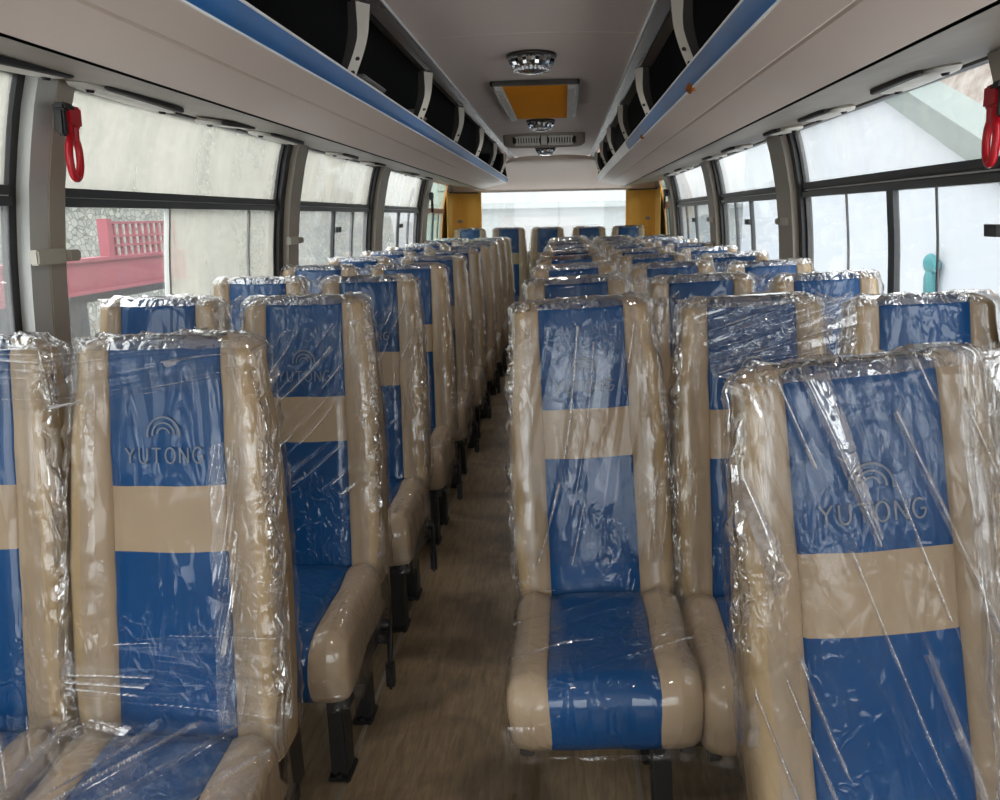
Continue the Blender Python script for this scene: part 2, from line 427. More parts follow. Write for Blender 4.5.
PILL = {-1: [(-.02, .14), (1.915, 2.065), (3.745, 3.985), (5.55, 5.88), (7.45, 7.80)],
        1: [(-.02, .14), (1.88, 2.07), (3.82, 4.17), (5.74, 6.10), (7.92, 8.32)]}
side_name = {-1: 'left', 1: 'right'}
trim_n = 3
win_n = 1
for s in (-1, 1):
    # lower wall and ledge
    mb = MB()
    P = [[(s*(gx(z)), y, z) for z in (0, .4, .80)]+[(s*(gx(.85)-.045), y, .82), (s*(gx(.85)-.045), y, .85), (s*(gx(.85)+.03), y, .85), (s*1.30, y, .80), (s*1.30, y, -.05)]
         for y in (YF, YR+.08)]
    mb.grid(P)
    # header strip between glass head and rack
    P = [[(s*1.13, y, 1.80), (s*1.10, y, 1.715), (s*1.075, y, 1.695), (s*.90, y, 1.672), (s*.80, y, 1.655), (s*.751, y, 1.648)] for y in (YF, YR+.05)]
    mb.grid(P)
    # blank rear quarter behind the curtain
    wallbar(mb, s, 9.06, YR+.05, .85, 1.715, -.02, .01)
    struct(mb.build('wall_'+side_name[s], M['service']))
    # pillars
    for k, (y0, y1) in enumerate(PILL[s]):
        mb = MB()
        ym = lerp(y0, y1, .5)
        if k == 1 and s == -1:
            wallbar(mb, s, y0+.012, y0+.085, .84, 1.715, -.02, .040, 1, 10)
            wallbar(mb, s, y0+.085, y1, .84, 1.715, -.02, .045, 0, 10)
            wallbar(mb, s, y0, y0+.014, .84, 1.715, -.02, .008, 2, 10)
        else:
            wallbar(mb, s, y0+.055, ym+.02, .84, 1.715, -.02, .055, 0, 10)
            wallbar(mb, s, ym+.02, y1-.012, .84, 1.715, -.02, .047, 0, 10)
            wallbar(mb, s, y0, y0+.06, .84, 1.715, -.02, .028, 2, 10)
            wallbar(mb, s, y1-.014, y1, .84, 1.715, -.02, .036, 2, 10)
        struct(mb.build('trim_%d' % trim_n, [M['pillar'], M['pillar_light'], M['rubber']])); trim_n += 1
    # windows
    edges = [YF]+[e for p in PILL[s] for e in p]+[9.06]
    for k in range(0, len(edges), 2):
        y0, y1 = edges[k], edges[k+1]
        last = k == len(edges)-2
        first_big = (k == 4)
        w = empty('window_%d' % win_n, (s*1.19, (y0+y1)/2, .85), kind='structure'); win_n += 1
        def wb(name, mat, bars, nz=8, smooth=False):
            mb = MB()
            for (a, b, c, d, e, f_) in bars: wallbar(mb, s, a, b, c, d, e, f_, 0, nz)
            o = mb.build(name, mat); adopt(o, w)
            return o
        fm = M['orangeframe'] if last else M['rubber']
        rm = M['orangeframe'] if last else M['rail']
        zr0, zr1 = (1.405, 1.452) if s < 0 else (1.418, 1.478)
        wb('window_frame', fm, [(y0, y0+.018, .85, 1.71, -.01, .010), (y1-.018, y1, .85, 1.71, -.01, .010),
                                (y0, y1, .85, .885, -.01, .022), (y0, y1, 1.692, 1.712, -.01, .018)])
        wb('window_rail', rm, [(y0+.028, y1-.028, zr0, zr0+.022, -.01, .026), (y0+.028, y1-.028, zr1-.022, zr1, -.01, .020), (y0+.028, y1-.028, zr0+.02, zr1-.02, -.01, .006)])
        wb('rail_line', M['whitetrim'], [(y0+.02, y1-.02, (zr0+zr1)/2-.0022, (zr0+zr1)/2+.0022, .0, .012)])
        um = M['pane_green'] if last else (M['pane_heavy'] if s < 0 else M['pane'])
        lm = M['pane_green'] if last else (M['pane_clear'] if (s > 0 or first_big) else M['pane'])
        def pane(name, mat, a, b, c, d, off):
            mb = MB(); nz = 10
            P = [[(s*(gx(lerp(c, d, i/nz))-off), y, lerp(c, d, i/nz)) for y in (a, b)] for i in range(nz+1)]
            mb.grid(P); o = mb.build(name, mat, smooth=True)
            adopt(o, w)
        pane('upper_pane', um, y0+.02, y1-.02, zr1-.01, 1.70, 0)
        # two sliding lower panes
        ymid = lerp(y0, y1, .46)
        if s < 0 and first_big:
            pane('sliding_pane', M['pane_clear'], y0+.02, 2.72, .87, zr0+.01, 0)
            pane('sliding_pane', M['pane_heavy'], 2.70, y1-.02, .87, zr0+.01, .008)
            wb('pane_divider', M['rubber'], [(3.427, 3.440, .88, zr0+.005, -.002, .006)])
            wb('pane_divider', M['pillar_light'], [(2.70, 2.714, .88, zr0+.005, -.005, .012)])
        elif s > 0 and first_big:
            pane('sliding_pane', lm, y0+.02, 2.84, .87, zr0+.01, 0)
            pane('sliding_pane', lm, 2.82, y1-.02, .87, zr0+.01, .008)
            wb('pane_divider', M['rail'], [(2.81, 2.865, .88, zr0+.005, -.005, .014)])
            wb('pane_divider', M['rubber'], [(3.29, 3.302, .88, zr0+.005, -.002, .004)])
            wb('pane_divider', M['rail'], [(2.518, 2.526, .88, zr0+.005, -.002, .003)])
        else:
            pane('sliding_pane', lm, y0+.02, ymid+.02, .87, zr0+.01, 0)
            pane('sliding_pane', lm, ymid, y1-.02, .87, zr0+.01, .008)
            wb('pane_divider', M['rail'], [(ymid, ymid+.03, .88, zr0+.005, -.005, .014)])
            wb('pane_divider', M['rail'], [(lerp(y0, y1, .74), lerp(y0, y1, .74)+.018, .88, zr0+.005, -.005, .012)])
        # little push catch on the sliding pane
        if not last and k > 2 and not (s < 0 and first_big):
            yc = ymid+.10 if not (s > 0 and first_big) else 2.17
            wb('catch', M['rail'], [(yc-.03, yc+.03, 1.29, 1.32, 0, .025)])

# rear wall with its window
mb = MB()
yr = YR
def quad(x0, x1, z0, z1, y, mi=0): mb.box(x0, x1, y, y+.06, z0, z1, mi)
quad(-1.3, 1.3, -.05, .95, yr); quad(-1.3, -.86, .95, 1.66, yr); quad(.86, 1.3, .95, 1.66, yr); quad(-1.3, 1.3, 1.64, 2.03, yr)
struct(mb.build('wall_rear', M['wall']))
w = empty('window_%d' % win_n, (0, yr, .95), kind='structure'); win_n += 1
mb = MB()
mb.box(-.87, .87, yr-.012, yr+.03, .94, .975); mb.box(-.87, .87, yr-.012, yr+.03, 1.625, 1.652)
mb.box(-.87, -.845, yr-.012, yr+.03, .95, 1.65); mb.box(.845, .87, yr-.012, yr+.03, .95, 1.65)
o = mb.build('window_frame', M['whitetrim']); adopt(o, w)
mb = MB(); mb.grid([[(-.85, yr+.02, .97), (.85, yr+.02, .97)], [(-.85, yr+.02, 1.64), (.85, yr+.02, 1.64)]])
o = mb.build('pane', M['pane']); adopt(o, w)

# front of the bus (behind the camera): dash wall and wide windscreen
mb = MB()
mb.box(-1.3, 1.3, YF-.06, YF, -.05, .46); mb.box(-1.3, -1.12, YF-.06, YF, .46, 2.03); mb.box(1.12, 1.3, YF-.06, YF, .46, 2.03); mb.box(-1.3, 1.3, YF-.06, YF, 1.92, 2.03)
struct(mb.build('wall_front', M['wall']))
w = empty('window_%d' % win_n, (0, YF, .46), kind='structure'); win_n += 1
mb = MB(); mb.box(-1.13, 1.13, YF-.05, YF+.01, .455, .49); mb.box(-1.13, 1.13, YF-.05, YF+.01, 1.89, 1.93); mb.box(-1.13, -1.09, YF-.05, YF+.01, .46, 1.92); mb.box(1.09, 1.13, YF-.05, YF+.01, .46, 1.92)
mb.box(-.02, .02, YF-.05, YF+.01, .48, 1.9)
o = mb.build('window_frame', M['rubber']); adopt(o, w)
mb = MB(); mb.grid([[(-1.1, YF-.03, .48), (1.1, YF-.03, .48)], [(-1.1, YF-.03, 1.9), (1.1, YF-.03, 1.9)]])
o = mb.build('pane', M['pane_clear']); adopt(o, w)

# ------------------------------------------------------------------ luggage racks
RY1 = {-1: 8.9, 1: 8.9}
for s in (-1, 1):
    y1 = RY1[s]
    root = empty('luggage_rack', (s*.78, 0, 1.65),
                 'long beige overhead luggage rack with blue edge, above the two-seat rows' if s < 0 else
                 'long beige overhead luggage rack with blue edge and orange rust spots, above the three-seat rows', 'luggage rack')
    inv = Matrix.Translation(-Vector(root.location))
    def part(mbx, name, mats, smooth=False, sharp=None, label=None, parent=None):
        o = mbx.build(name, mats, smooth=smooth, sharp=sharp)
        adopt(o, root) if not parent else adopt2(o, parent)
        if label: o['label'] = label
        return o
    # bottom panel, slightly bellied, with one long shallow groove
    prof = [(.474, 1.700), (.50, 1.692), (.54, 1.684), (.57, 1.678), (.576, 1.680), (.582, 1.6755), (.64, 1.664), (.70, 1.654), (.735, 1.648), (.745, 1.652), (.745, 1.70), (.55, 1.715), (.474, 1.712)]
    mb = MB(); P = [[(s*x, y, z) for x, z in prof] for y in (YF+.05, y1)]
    mb.grid(P); mb.f.append(tuple(range(len(prof)))); mb.m.append(0); mb.f.append(tuple(len(prof)+i for i in range(len(prof)))[::-1]); mb.m.append(0)
    part(mb, 'bottom_panel', M['rackbottom'], True, 20)
    # inside: floor, back
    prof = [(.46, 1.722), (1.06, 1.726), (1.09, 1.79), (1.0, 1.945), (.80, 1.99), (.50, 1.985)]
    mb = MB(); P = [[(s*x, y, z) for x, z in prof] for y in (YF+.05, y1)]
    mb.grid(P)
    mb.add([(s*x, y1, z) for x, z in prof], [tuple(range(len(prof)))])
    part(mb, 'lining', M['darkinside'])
    # blue front edge with pale beads
    prof = [(.476, 1.699), (.470, 1.705), (.458, 1.722), (.452, 1.742), (.456, 1.749), (.470, 1.749), (.478, 1.712)]
    ymid = 4.75
    for (a, b, mt) in ((YF+.05, 9.9 if s < 0 else ymid, 'bluetrim'), (ymid, y1, 'whitetrim')):
        b = min(b, y1)
        if s < 0 and mt == 'whitetrim': continue
        mb = MB(); mb.grid([[(s*x, y, z) for x, z in prof] for y in (a, b)], 0, True)
        part(mb, 'edge_trim', M[mt], True, 40, 'pale end stretch of the trim' if mt == 'whitetrim' else None)
    mb = MB(); mb.tube([(s*.4745, YF+.05, 1.6995), (s*.4745, y1, 1.6995)], .0028, 6)
    part(mb, 'edge_bead', M['whitetrim'], True)
    mb = MB(); mb.tube([(s*.453, YF+.05, 1.7455), (s*.453, y1, 1.7455)], .0035, 6)
    part(mb, 'edge_bead', M['whitetrim'], True)
    # upper lip with bright bead
    prof = [(.382, 1.953), (.389, 1.948), (.404, 1.940), (.424, 1.932), (.430, 1.936), (.42, 1.945), (.40, 1.958)]
    mb = MB(); mb.grid([[(s*x, y, z) for x, z in prof] for y in (YF+.05, y1)], 0, True)
    part(mb, 'upper_lip', M['lip'], True, 50)
    mb = MB(); mb.tube([(s*.381, YF+.05, 1.951), (s*.381, y1, 1.951)], .0042, 6)
    part(mb, 'lip_bead', M['whitetrim'], True)
    # C-shaped brackets
    y = 1.28 if s < 0 else 1.26
    step = 1.12 if s < 0 else 1.16
    while y < y1:
        c = []
        for i in range(17):
            t = i/16
            x = .456-.040*math.sin(min(1, t*1.35)*PI/2)-.012*t*t
            z = lerp(1.742, 1.93, t)
            c.append((x, z))
        mb = MB()
        hwid = lambda t: .018+.030*abs(2*t-1.0)**3*(1 if t > .5 else .25)
        th = .016
        P = []
        for i, (x, z) in enumerate(c):
            t = i/16; h = hwid(t)*.45; dep = .040+.015*t; wd = .018+.012*max(0, t-.5)*2
            P.append([(s*(x+wd), y-.020-h*.3, z), (s*x, y+.016, z), (s*(x+dep), y+.022, z+.003), (s*(x+dep), y-.012, z+.003)])
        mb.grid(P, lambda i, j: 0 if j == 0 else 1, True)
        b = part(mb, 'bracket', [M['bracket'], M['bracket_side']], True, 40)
        for tt in (.12, .30):
            x, z = c[int(tt*16)]
            mb = MB(); mb.tube([(s*(x+.003), y-.008, z), (s*(x+.013), y, z)], .005, 8)
            part(mb, 'bolt', M['chrome_dark'], parent=b)
        y += step
    if s > 0:
        for (yy, sz) in ((2.50, 1.), (3.98, .8)):
            mb = MB()
            bm = bmesh.new(); bmesh.ops.create_icosphere(bm, subdivisions=3, radius=1)
            for v in bm.verts:
                d = noise.noise(v.co*2.3+Vector((yy, 0, 0)))*.5
                v.co = Vector((.474+v.co.x*.012*sz*(1+d), yy+v.co.y*.040*sz*(1+d), 1.703+v.co.z*.014*sz*(1+d)))
            mb.from_bm(bm); part(mb, 'rusty_clip', M['rust'], True, label='orange rusty clip on the blue edge')

# grey boxes stowed in the racks
for (x, y, lab) in ((-.62, 3.02, 'grey box lying in the luggage rack above the two-seat rows, nearer of the pair'),
                    (-.62, 3.95, 'grey box lying in the luggage rack above the two-seat rows, farther of the pair'),
                    (.62, 2.98, 'grey box lying in the luggage rack above the three-seat rows, nearer of the pair'),
                    (.62, 4.10, 'grey box lying in the luggage rack above the three-seat rows, farther of the pair')):
    o = empty('storage_box', (x, y, 1.7265), lab, 'box', 'grey boxes in the luggage racks')
    mb = MB(); mb.box(-.09, .09, -.17, .17, 0, .085, 0, .008); mb.build('box_body', M['greybox'], o)
    mb = MB(); mb.box(-.093, .093, -.173, .173, .085, .098, 0, .004); mb.build('lid', M['greybox'], o)

# ------------------------------------------------------------------ ceiling fittings
for (x, y, r, lab) in ((0., 1.16, .092, 'round chrome ceiling light overhead at the front of the aisle'),
                    (-.004, 3.44, .092, 'largest round chrome ceiling light, in front of the orange hatch'),
                    (-.03, 5.72, .09, 'round chrome ceiling light between the orange hatch and the air vent'),
                    (-.05, 8.0, .09, 'round ceiling light behind the air vent, by the rear soffit')):
    zc = ceil_z(x, y)
    o = empty('ceiling_light', (x, y, zc), lab, 'ceiling light', 'round chrome ceiling lights')
    mb = MB()
    prof = [(r*1.0, .004), (r*1.06, -.004), (r*1.06, -.012), (r*.98, -.016), (r*.95, -.010)]
    mb.grid([[(rr*math.cos(2*PI*k/40), rr*math.sin(2*PI*k/40), z) for k in range(40)] for rr, z in prof], 0, True)
    mb.build('rim', M['chrome_dark'], o, True)
    mb = MB()
    rows = []
    for i in range(9):
        a = i/8*PI/2
        rr = r*.96*math.cos(a)**.8; z = -.010-.062*math.sin(a)
        rows.append([(rr*(1+(.05 if k % 2 else -.02))*math.cos(2*PI*k/32), rr*(1+(.05 if k % 2 else -.02))*math.sin(2*PI*k/32), z) for k in range(32)])
    mb.grid(rows, 0, True)
    mb.build('reflector', M['chrome'], o)
    mb = MB()
    for k in range(24):
        a = 2*PI*k/24
        bm = bmesh.new(); bmesh.ops.create_icosphere(bm, subdivisions=2, radius=.0085)
        bmesh.ops.translate(bm, verts=bm.verts, vec=(r*.70*math.cos(a), r*.70*math.sin(a), -.058)); mb.from_bm(bm)
    b = mb.build('bead_ring', M['bead'], o, True)
    ld = bpy.data.lights.new('ceiling_lamp', 'AREA'); ld.shape = 'DISK'; ld.size = .13; ld.energy = 1.5; ld.color = (1., .95, .88)
    lo = bpy.data.objects.new('ceiling_lamp', ld); COL.objects.link(lo); lo.parent = o; lo.location.z = -.082

o = empty('roof_hatch', (-.012, 4.72, 1.955), 'orange-brown roof hatch panel with worn white side rails in the ceiling', 'roof hatch')
mb = MB()
for (x0, x1, y0, y1) in ((-.205, .205, -.68, -.655), (-.205, .205, .655, .68), (-.205, -.19, -.68, .68), (.19, .205, -.68, .68)):
    mb.box(x0, x1, y0, y1, -.010, .012, 0, .003)
mb.build('frame', M['chrome_dark'], o)
mb = MB(); mb.box(-.15, .15, -.655, .655, -.012, -.004, 0, .002); mb.build('panel', M['hatch'], o)
for x in (-.17, .17):
    mb = MB()
    for k in range(4): mb.box(x-.018+.009*k, x-.012+.009*k, -.65, .65, -.026, -.010, 0)
    mb.box(x-.02, x+.02, -.655, .655, -.012, -.004)
    mb.build('side_rail', M['worn_white'], o)

o = empty('air_vent', (-.03, 6.62, 1.935), 'wide ceiling air vent with two louvred grilles', 'air vent')
o.rotation_euler.x = math.radians(-40)
mb = MB()
ring = lambda w, h, z, n=10: [(math.copysign(abs(math.cos(2*PI*k/48))**.35, math.cos(2*PI*k/48))*w, math.copysign(abs(math.sin(2*PI*k/48))**.35, math.sin(2*PI*k/48))*h, z) for k in range(48)]
mb.grid([ring(.31, .085, .08), ring(.31, .085, -.008), ring(.30, .078, -.020), ring(.245, .052, -.024), ring(.24, .050, -.012)], 0, True)
mb.build('housing', M['vent'], o, True, 40)
mb = MB(); mb.add(ring(.24, .052, -.012), [tuple(range(48))]); mb.build('recess', M['dark_slot'], o)
for x in (-.125, .125):
    mb = MB()
    for k in range(9): mb.box(x-.085+.02*k, x-.073+.02*k, -.036, .036, -.024, -.012)
    mb.box(x-.095, x+.095, -.046, -.034, -.027, -.011); mb.box(x-.095, x+.095, .034, .046, -.027, -.011)
    mb.build('grille', M['worn_white'], o)
mb = MB(); mb.box(-.022, .022, -.044, .044, -.028, -.010, 0, .003); mb.build('centre_block', M['worn_white'], o)

# service panels along the window heads, hanging slightly open
sp = [(-1, 1.70, .40), (-1, 2.22, .46), (-1, 2.85, .30), (-1, 3.36, .42), (-1, 4.35, .30), (-1, 5.05, .26), (-1, 6.25, .30), (-1, 6.9, .26),
      (1, 2.32, .36), (1, 3.05, .34), (1, 3.62, .26), (1, 4.55, .34), (1, 5.2, .28), (1, 6.5, .3), (1, 7.2, .26)]
ordn = ['first', 'second', 'third', 'fourth', 'fifth', 'sixth', 'seventh', 'eighth', 'ninth', 'tenth', 'eleventh']
cnt = {-1: 0, 1: 0}
for i, (s, y, L) in enumerate(sp):
    o = empty('service_panel', (s*1.015, y, 1.687),
              'slim pale air panel over the windows, %s from the front above the %s rows' % (ordn[cnt[s]], 'two-seat' if s < 0 else 'three-seat'),
              'service panel', 'service panels above the windows')
    cnt[s] += 1
    tilt = random.Random(i).uniform(-.03, .05)
    o.rotation_euler = (tilt, s*-.12, 0)
    n = 36
    def ov(a, b, z): return [(math.copysign(abs(math.cos(2*PI*k/n))**.6, math.cos(2*PI*k/n))*a, math.copysign(abs(math.sin(2*PI*k/n))**.6, math.sin(2*PI*k/n))*b, z) for k in range(n)]
    mb = MB(); mb.grid([ov(.042, L*.5, .002), ov(.050, L*.5+.008, -.006), ov(.048, L*.5, -.013), ov(.036, L*.46, -.016)], 0, True)
    k = len(mb.v); mb.f.append(tuple(range(k-n, k))); mb.m.append(0)
    mb.build('panel_body', M['worn_white'], o, True, 35)
    mb = MB(); sh = lambda P: [(x-s*.056, y_, z+.004) for x, y_, z in P]; mb.grid([sh(ov(.016, L*.44, -.004)), sh(ov(.016, L*.44, -.014)), sh(ov(.012, L*.42, -.017))], 0, True); k = len(mb.v); mb.f.append(tuple(range(k-n, k))); mb.m.append(0)
    mb.build('slot', M['dark_slot'], o, True, 35)
    for yy in (-L*.40, L*.40):
        mb = MB(); mb.tube([(.006, yy, -.015), (.006, yy, -.022)], [.011, .008], 14); mb.build('nozzle', M['black_plastic'], o, True, 40)

# window clips on the pillars, red emergency hammers
for (s, y, z, lab) in ((-1, 2.0, 1.285, 'cream curtain clip on the pale pillar beside the two-seat rows'),
                       (1, 4.02, 1.315, 'cream curtain clip on the pillar nearest beside the three-seat rows'),
                       (-1, 3.88, 1.27, 'small cream curtain clip on the second pillar beside the two-seat rows'),
                       (1, 5.95, 1.315, 'small cream curtain clip on the farther pillar beside the three-seat rows')):
    o = empty('curtain_clip', (s*(gx(z)-.055), y, z), lab, 'clip', 'curtain clips')
    mb = MB(); mb.box(-.012, .012, -.085, .035, -.018, .018, 0, .004); mb.build('clip_body', M['latch'], o)
    mb = MB(); mb.box(-.020, .020, .035, .085, -.014, .014, 0, .004); mb.build('hook', M['pillar'], o)
for (s, y, z, lab) in ((-1, 1.985, 1.625, 'red emergency hammer with black bracket on the pale pillar'),
                       (1, 1.965, 1.61, 'red emergency hammer at the frame edge beside the three-seat rows'),
                       (-1, 7.62, 1.57, 'small dark emergency hammer on the last pillar beside the two-seat rows'),
                       (1, 8.12, 1.57, 'small dark emergency hammer on the last pillar beside the three-seat rows')):
    big = y < 4
    o = empty('emergency_hammer', (s*(gx(z)-.085), y, z), lab, 'emergency hammer', 'emergency hammers')
    o.rotation_euler.x = -.05; o.scale = (.85, .85, .85)
    mb = MB()
    mb.box(-.018, .018, -.045, .010, -.008, .014, 0, .006)
    mb.box(-.011, .011, -.044, -.020, -.075, -.004, 0, .005)
    mb.box(-.025 if s < 0 else -.0, .0 if s < 0 else .035, -.03, .01, -.06, .01, 0, .003)
    mb.build('bracket', M['black_plastic'], o)
    mb = MB()
    # loop handle hanging from the head
    pts = []
    for k in range(25):
        a = lerp(-60, 240, k/24)*PI/180
        pts.append((0, .014+.026*math.cos(-a+PI)*(1 if k < 25 else 1), -.125-.060*math.sin(a)*(1.0 if math.sin(a) > 0 else .9)))
    mb.tube([(0, .030, -.02)]+pts[::-1]+[(0, .0, -.02)], .0105, 10)
    mb.box(-.014, .014, -.022, .048, -.045, .012, 0, .006)
    mb.build('handle', M['red'] if big else M['black_plastic'], o, True, 40)

# rear corner curtains
for s in (-1, 1):
    o = empty('curtain', (s*.98, 9.35, .75), 'orange curtain hanging in the rear corner behind the %s rows' % ('two-seat' if s < 0 else 'three-seat'), 'curtain', 'orange rear curtains')
    mb = MB(); P = []
    for i in range(41):
        t = i/40
        x = interp(t, [0, .45, .6, 1], [s*1.12, s*1.105, s*1.06, s*.80]); y = interp(t, [0, .45, .6, 1], [9.02, 9.44, 9.53, 9.555])
        fx = .010*math.sin(t*26)
        P.append([(x-s*.98-s*fx*(.6 if t < .5 else .1), y-9.35-(fx if t > .5 else 0), z) for z in (0.0, .3, .6, .75, .88)])
    mb.grid(P); c = mb.build('cloth', M['orange'], o, True)
    so = c.modifiers.new('thickness', 'SOLIDIFY'); so.thickness = .003
    mb = MB(); mb.tube([(s*.10, -.36, .868), (s*.10, .05, .875), (s*-.15, .19, .872)], .006, 8); mb.build('curtain_rod', M['chrome_dark'], o, True)
    mb = MB(); mb.box(s*.05-.025, s*.05+.025, .05, .12, .55, .585, 0, .008); mb.build('tieback', M['greybox'], o)

# ------------------------------------------------------------------ seats
ZC, ZT = .435, 1.158           # cushion crease and top of the backrest
LEAN = .115
def yf(z): return LEAN*(z-ZC)/(ZT-ZC)
def bw(z): return lerp(.1115, .1045, (z-ZC)/(ZT-ZC))
def hwz(z):
    w = interp(z, [.38, .50, .75, .95, 1.06, ZT], [.192, .198, .197, .187, .176, .168])
    c = .035
    if z > ZT-c: w -= .028*(1-math.sqrt(max(0, 1-((z-(ZT-c))/c)**2)))
    return w
def thick(z): return interp(z, [.38, .7, 1.0, ZT], [.125, .115, .095, .075])

NF = 7
def ring_at(z, inset=0., e=0.):
    """closed section of the backrest at height z; returns points and a list of (kind) per point"""
    W = hwz(z)-inset+e; r = min(.032, W*.22); b = min(bw(z), W-r-.012); f = yf(z)+inset-e; t = thick(z)-2*inset+2*e
    pts, kind = [], []
    def front(x):
        ax = abs(x); q = 0.
        if ax > b: q = -.020*math.sin(PI*min(1, (ax-b)/(W-b)))*interp(z, [.4, .55, .95, 1.1], [.5, 1, .8, .3])
        if abs(ax-b) < 1e-5: q += .004
        if ax < b-1e-5: q += -.006*(1-(ax/b)**2)
        return f+q
    # left side going to right along the front
    xs = [-W+r]+[-lerp(W-r, b, k/5) for k in range(1, 5)]+[-b-.004, -b, -b+.004]+[lerp(-b, b, k/NF) for k in range(1, NF)]+[b-.004, b, b+.004]+[lerp(b, W-r, k/5) for k in range(1, 5)]+[W-r]
    for a in (90, 60, 30):
        a = math.radians(a); pts.append((-W+r-r*math.sin(a), front(-W+r)+r-r*math.cos(a))); kind.append('side')
    for i, x in enumerate(xs): pts.append((x, front(x))); kind.append('c' if 6 <= i <= len(xs)-7 else 'front')
    for a in (30, 60, 90):
        a = math.radians(a); pts.append((W-r+r*math.sin(a), front(W-r)+r-r*math.cos(a))); kind.append('side')
    rb = .03
    pts.append((W, f+t*.5)); kind.append('side')
    for a in (0, 30, 60, 90):
        a = math.radians(a); pts.append((W-rb+rb*math.cos(a), f+t-rb+rb*math.sin(a))); kind.append('back')
    for k in range(1, 6): pts.append((lerp(W-rb, -W+rb, k/6), f+t)); kind.append('back')
    for a in (90, 60, 30, 0):
        a = math.radians(a); pts.append((-W+rb-rb*math.cos(a), f+t-rb+rb*math.sin(a))); kind.append('back')
    pts.append((-W, f+t*.5)); kind.append('side')
    return pts, kind

ZB1, ZB2 = .775, .895
def levels():
    z = [.385, .40, .42, .45]+[lerp(.45, ZB1, k/9) for k in range(1, 9)]+[ZB1-.003, ZB1, ZB1+.003]+[lerp(ZB1, ZB2, k/4) for k in range(1, 4)]+[ZB2-.003, ZB2, ZB2+.003]
    z += [lerp(ZB2, ZT-.03, k/7) for k in range(1, 8)]
    out = [(q, 0.) for q in z]
    R = .03
    for a in (22, 45, 67, 90):
        a = math.radians(a); out.append((ZT-R+R*math.sin(a), R*(1-math.cos(a))))
    return out

def wob(p, amp, sc, seed):
    return noise.noise_vector(Vector((p[0]*sc+seed, p[1]*sc, p[2]*sc)))*amp

def make_backrest(seed):
    mb = MB(); rows = []; L = levels()
    kinds = None
    for z, ins in L:
        pts, kinds = ring_at(z, ins)
        rows.append([Vector((x, y, z))+wob((x, y, z), .0022, 14, seed) for x, y in pts])
    k = len(kinds)
    def mi(i, j):
        z0, z1 = L[i][0], L[i+1][0]; zm = (z0+z1)/2
        a, b = kinds[j], kinds[(j+1) % k]
        if a == 'c' and b == 'c' and not (ZB1 < zm < ZB2): return 0
        if a == 'side' or b == 'side': return 2
        return 1
    mb.grid(rows, mi, True)
    # top cap: join the front half to the back half row by row, blue in the middle
    base = len(mb.v)-k
    mb.f.append(tuple(base+i for i in range(k))); mb.m.append(0)
    mb.f.append(tuple(range(k))[::-1]); mb.m.append(1)
    me_ = mb.build('backrest', [M['blue'], M['beige'], M['beige_side']], smooth=True, sharp=55)
    return me_

def make_cushion(seed):
    """seat cushion: front waterfall edge, side section swept across x"""
    # profile (y, z) from crease over the top, front and underside
    prof = [(-.010, .425), (-.022, .444), (-.06, .445), (-.14, .436), (-.22, .434), (-.30, .434), (-.36, .432), (-.395, .424), (-.417, .405), (-.425, .375), (-.424, .335), (-.416, .300), (-.40, .275), (-.37, .268), (-.2, .285), (0, .30), (.04, .31), (.0, .36)]
    W = .196; b = .1115
    xs = [-W, -W+.006, -W+.02, -W+.045, -lerp(W, b, .55), -b-.014, -b-.003, -b, -b+.003, -b*.6, -b*.25, 0]
    xs = xs+[-x for x in xs[-2::-1]]
    rows = []
    cy, cz = -.19, .36
    for x in xs:
        ax = abs(x); e = 0.
        if ax > W-.05:
            q = (ax-(W-.05))/.05; e = 1-math.sqrt(max(0, 1-q*q))
        row = []
        for (y, z) in prof:
            sh = .045*e
            dy = (cy-y); dz = (cz-z); dl = math.hypot(dy, dz)
            yy = y+dy/dl*sh*.55; zz = z+dz/dl*sh*.95
            if z > .41 and -.40 < y < .0:
                if ax > b: zz += .012*math.sin(PI*min(1, (ax-b)/(W-b)))
                if abs(ax-b) < .001: zz -= .004
                if ax < b: zz += .006*(1-(ax/b)**2)
            if y < -.41:
                wid = 1+.03*interp(z, [.27, .43], [.2, 1])
            else: wid = lerp(1.0, 1.03, max(0, min(1, -y/.41)))
            p = Vector((x*wid, yy, zz)); row.append(p+wob(p, .004, 11, seed))
        rows.append(row)
    mb = MB()
    def mi(i, j):
        xm = abs((xs[i]+xs[i+1])/2)
        if xm < b and j < 13: return 0
        return 1
    mb.grid(rows, mi, True)
    k = len(prof); base = 0
    mb.f.append(tuple(range(k))[::-1]); mb.m.append(1)
    q = (len(xs)-1)*k; mb.f.append(tuple(q+i for i in range(k))); mb.m.append(1)
    return mb.build('cushion', [M['blue'], M['beige']], smooth=True, sharp=60)

def stroke(mb, pts, w):
    """flat strip of width w along a polyline on the face of the backrest (x, z)"""
    lift = .0045
    def on(x, z):
        b = bw(z); return (x, yf(z)-.006*(1-(x/b)**2)-lift, z)
    n = len(pts); L, R = [], []
    for i in range(n):
        a = pts[max(0, i-1)]; c = pts[min(n-1, i+1)]
        dx, dz = c[0]-a[0], c[1]-a[1]; l = math.hypot(dx, dz) or 1
        nx, nz = -dz/l*w/2, dx/l*w/2
        p = pts[i]
        L.append(on(p[0]+nx, p[1]+nz)); R.append(on(p[0]-nx, p[1]-nz))
    mb.grid([L, R])

